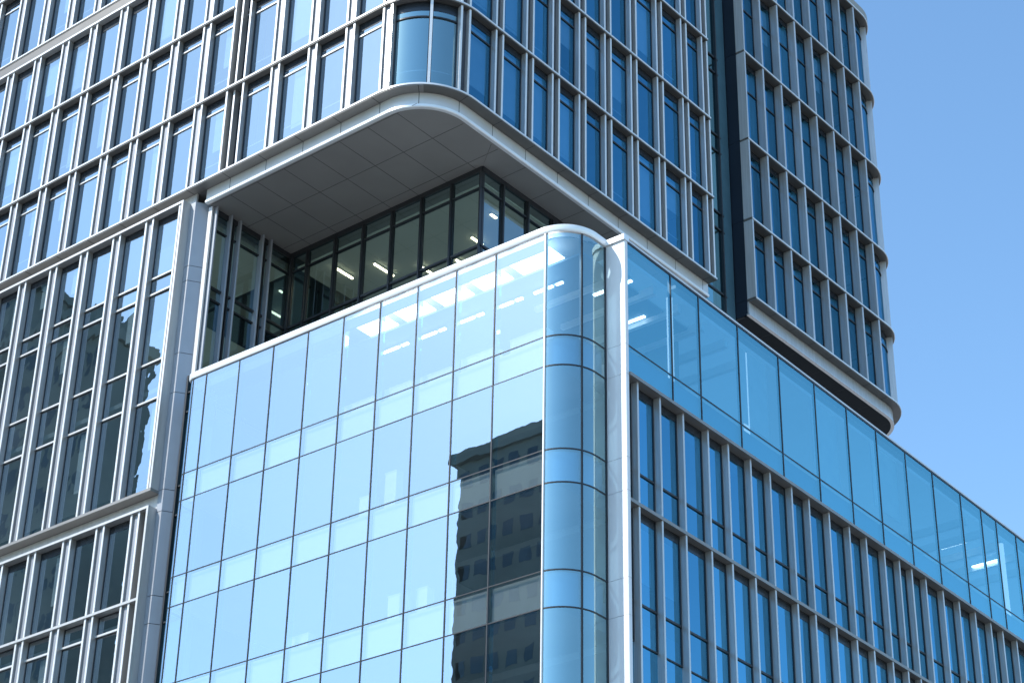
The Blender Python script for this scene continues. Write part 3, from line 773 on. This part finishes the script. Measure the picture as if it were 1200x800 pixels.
# interior columns, panels and lamps seen through the upper glass band
LCOL = pbr('glowing_white_column', (.9, .9, .9), .5, 0, .05, 1, emit=(.85, .95, 1., .75))  # glow added in place of sunlight falling on the columns
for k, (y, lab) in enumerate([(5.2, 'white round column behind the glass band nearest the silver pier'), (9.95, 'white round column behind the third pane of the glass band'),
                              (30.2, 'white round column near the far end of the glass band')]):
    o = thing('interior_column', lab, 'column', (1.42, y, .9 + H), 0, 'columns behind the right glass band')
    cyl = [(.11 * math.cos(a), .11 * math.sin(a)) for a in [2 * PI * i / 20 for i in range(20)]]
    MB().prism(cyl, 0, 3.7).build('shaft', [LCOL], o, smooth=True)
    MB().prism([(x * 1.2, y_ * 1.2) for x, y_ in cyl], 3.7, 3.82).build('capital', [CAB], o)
for k, (x, y, l) in enumerate([(.3, 3.4, 1.6), (-.6, 5.6, 1.4), (.2, 7.4, 1.2), (-.2, 29.0, 1.2), (.1, 31.5, 1.4)]):
    o = thing('ceiling_lamp', ['long white ceiling lamp behind the glass pane beside the silver pier', 'white ceiling lamp deep behind the second right-hand pane',
              'white ceiling lamp behind the third right-hand pane', 'white ceiling lamp near the far end of the right glass band', 'farthest white ceiling lamp of the right glass band'][k],
              'ceiling lamp', (x, y, 4.55 + H), 0, 'lamps behind the right glass band')
    MB().box(-l / 2, l / 2, -.06, .06, -.03, .02).build('diffuser', [LAMPW], o)
    MB().box(-l / 2 - .02, l / 2 + .02, -.07, .07, .02, .08).build('housing', [CAB], o)

# ================================================================== BUILDINGS ACROSS THE STREET (seen mirrored in the glass)
def neighbour(name, label, x0, x1, y0, y1, ztop, m, nf, nb, loc):
    o = thing(name, label, 'office building', (loc[0], loc[1], 0))
    dx, dy = loc
    b = MB(); b.box(x0 - dx, x1 - dx, y0 - dy, y1 - dy, 0, ztop + H); b.build('wall', [m], o)
    r = MB(); r.box(x0 - dx - .4, x1 - dx + .4, y0 - dy - .4, y1 - dy + .4, ztop + H, ztop + H + 1.0)
    r.box(x0 - dx + 3, x0 - dx + 7, y0 - dy + 3, y1 - dy - 3, ztop + H + 1, ztop + H + 3.2)
    r.build('roof', [STONE1], o)
    fh = (ztop + H - 5) / nf; bw = (x1 - x0) / nb
    for i in range(nf):
        zc = ztop + H - fh * (i + 1)
        if i >= 9: break
        for j in range(nb):
            put('window', ('nw', round(fh, 1), round(bw, 1)), lambda: MB().box(-bw * .30, bw * .30, -.02, .1, fh * .25, fh * .72), G_OPP, o,
                (x0 - dx + bw * (j + .5), y1 - dy, zc), PI)
    return o
neighbour('opposite_tower', 'dark grey tower across the street mirrored in the podium glass beside the curved corner', -63., -44., -92., -70., 43.8, STONE1, 27, 11, (-54, -80))
neighbour('opposite_slab', 'lower grey slab building across the street mirrored in the tall windows at lower left', -88.5, -82., -52., -46.5, 52.5, STONE1, 22, 4, (-85, -49))
neighbour('opposite_block', 'middle grey building of the three mirrored in the tall left windows', -95.5, -88.6, -56., -47.5, 56.5, STONE1, 22, 4, (-92, -52))
neighbour('opposite_highrise', 'tallest grey building mirrored in the tall windows at the far left', -118., -95.6, -60., -46.5, 63., STONE1, 24, 12, (-106, -54))
neighbour('brick_building', 'brown building down the street mirrored as a thin strip in the curved glass', 30., 52., -125., -105., -4., STONE2, 8, 8, (42, -112))

# ================================================================== GROUND
def plane(name, x0, x1, y0, y1, z, m):
    b = MB(); b.quad([(x0, y0, z), (x1, y0, z), (x1, y1, z), (x0, y1, z)]); o = b.build(name, [m]); tag(o, kind='structure'); return o
plane('ground', -1500, 1500, -1500, 1500, 0, pbr('city_ground', (.36, .345, .32), .9, 0, .2, .02))
plane('road', -300, 300, -34, -14, .004, ASPH)
plane('cross_road', 14, 32, -300, 300, .008, ASPH)
b = MB(); b.box(-60, 12, -13.8, .2, 0, .13); b.box(4, 12, .2, 120, 0, .13); tag(b.build('pavement', [PAVE]), kind='structure')
b = MB()
for k in range(-30, 3): b.box(k * 6, k * 6 + 3, -24.1, -23.9, .008, .012)
tag(b.build('road_marking', [PAINT]), kind='structure')

# ================================================================== LIGHT AND SKY
SUN_AZ = math.atan2(-.515, -.857)       # direction to the sun in plan, x = sin, y = cos
EL = math.radians(43)
sd = (math.sin(SUN_AZ) * math.cos(EL), math.cos(SUN_AZ) * math.cos(EL), math.sin(EL))
sun = bpy.data.lights.new('sun', 'SUN'); sun.energy = 5.2; sun.angle = math.radians(.5); sun.color = (1., .955, .88)
so = bpy.data.objects.new('sun', sun); col.objects.link(so)
from mathutils import Vector, Matrix
so.rotation_euler = Vector(sd).to_track_quat('Z', 'Y').to_euler(); so.location = (0, -30, 90)
w = bpy.data.worlds.new('World'); sc.world = w; w.use_nodes = True
N = w.node_tree.nodes; L = w.node_tree.links; N.clear()
bg = N.new('ShaderNodeBackground'); wo = N.new('ShaderNodeOutputWorld'); sk = N.new('ShaderNodeTexSky')
sk.sky_type = 'NISHITA'; sk.sun_disc = False; sk.sun_elevation = EL; sk.sun_rotation = SUN_AZ
sk.air_density = 1.1; sk.dust_density = .4; sk.ozone_density = 2.2; sk.altitude = 50
L.new(sk.outputs[0], bg.inputs[0]); 
gain = N.new('ShaderNodeVectorMath'); gain.operation = 'MULTIPLY'; gain.inputs[1].default_value = (1.9, 2.33, 2.45)
L.new(sk.outputs[0], gain.inputs[0]); L.new(gain.outputs[0], bg.inputs[0])
bg.inputs[1].default_value = .12; L.new(bg.outputs[0], wo.inputs[0])

# ================================================================== CAMERA
cam = bpy.data.cameras.new('camera'); co = bpy.data.objects.new('camera', cam); col.objects.link(co); sc.camera = co
yaw, pitch, roll = math.radians(38.67), math.radians(30.26), math.radians(1.10)
Fv = Vector((-math.sin(yaw) * math.cos(pitch), math.cos(yaw) * math.cos(pitch), math.sin(pitch)))
Rv = Vector((math.cos(yaw), math.sin(yaw), 0)); Uv = Rv.cross(Fv)
R2 = Rv * math.cos(roll) + Uv * math.sin(roll); U2 = -Rv * math.sin(roll) + Uv * math.cos(roll)
co.matrix_world = Matrix(((R2.x, U2.x, -Fv.x, 35.88), (R2.y, U2.y, -Fv.y, -46.54), (R2.z, U2.z, -Fv.z, -33.37 + H), (0, 0, 0, 1)))
cam.sensor_width = 36; cam.lens = 36 * 2454.1 / 1200; cam.clip_end = 5000; cam.clip_start = .5

sc.view_settings.view_transform = 'Standard'; sc.view_settings.look = 'None'; sc.view_settings.exposure = 0
sc.cycles.transparent_max_bounces = 16; sc.cycles.max_bounces = 10; sc.cycles.glossy_bounces = 5
sc.cycles.use_denoising = True
sc.cycles.caustics_reflective = False
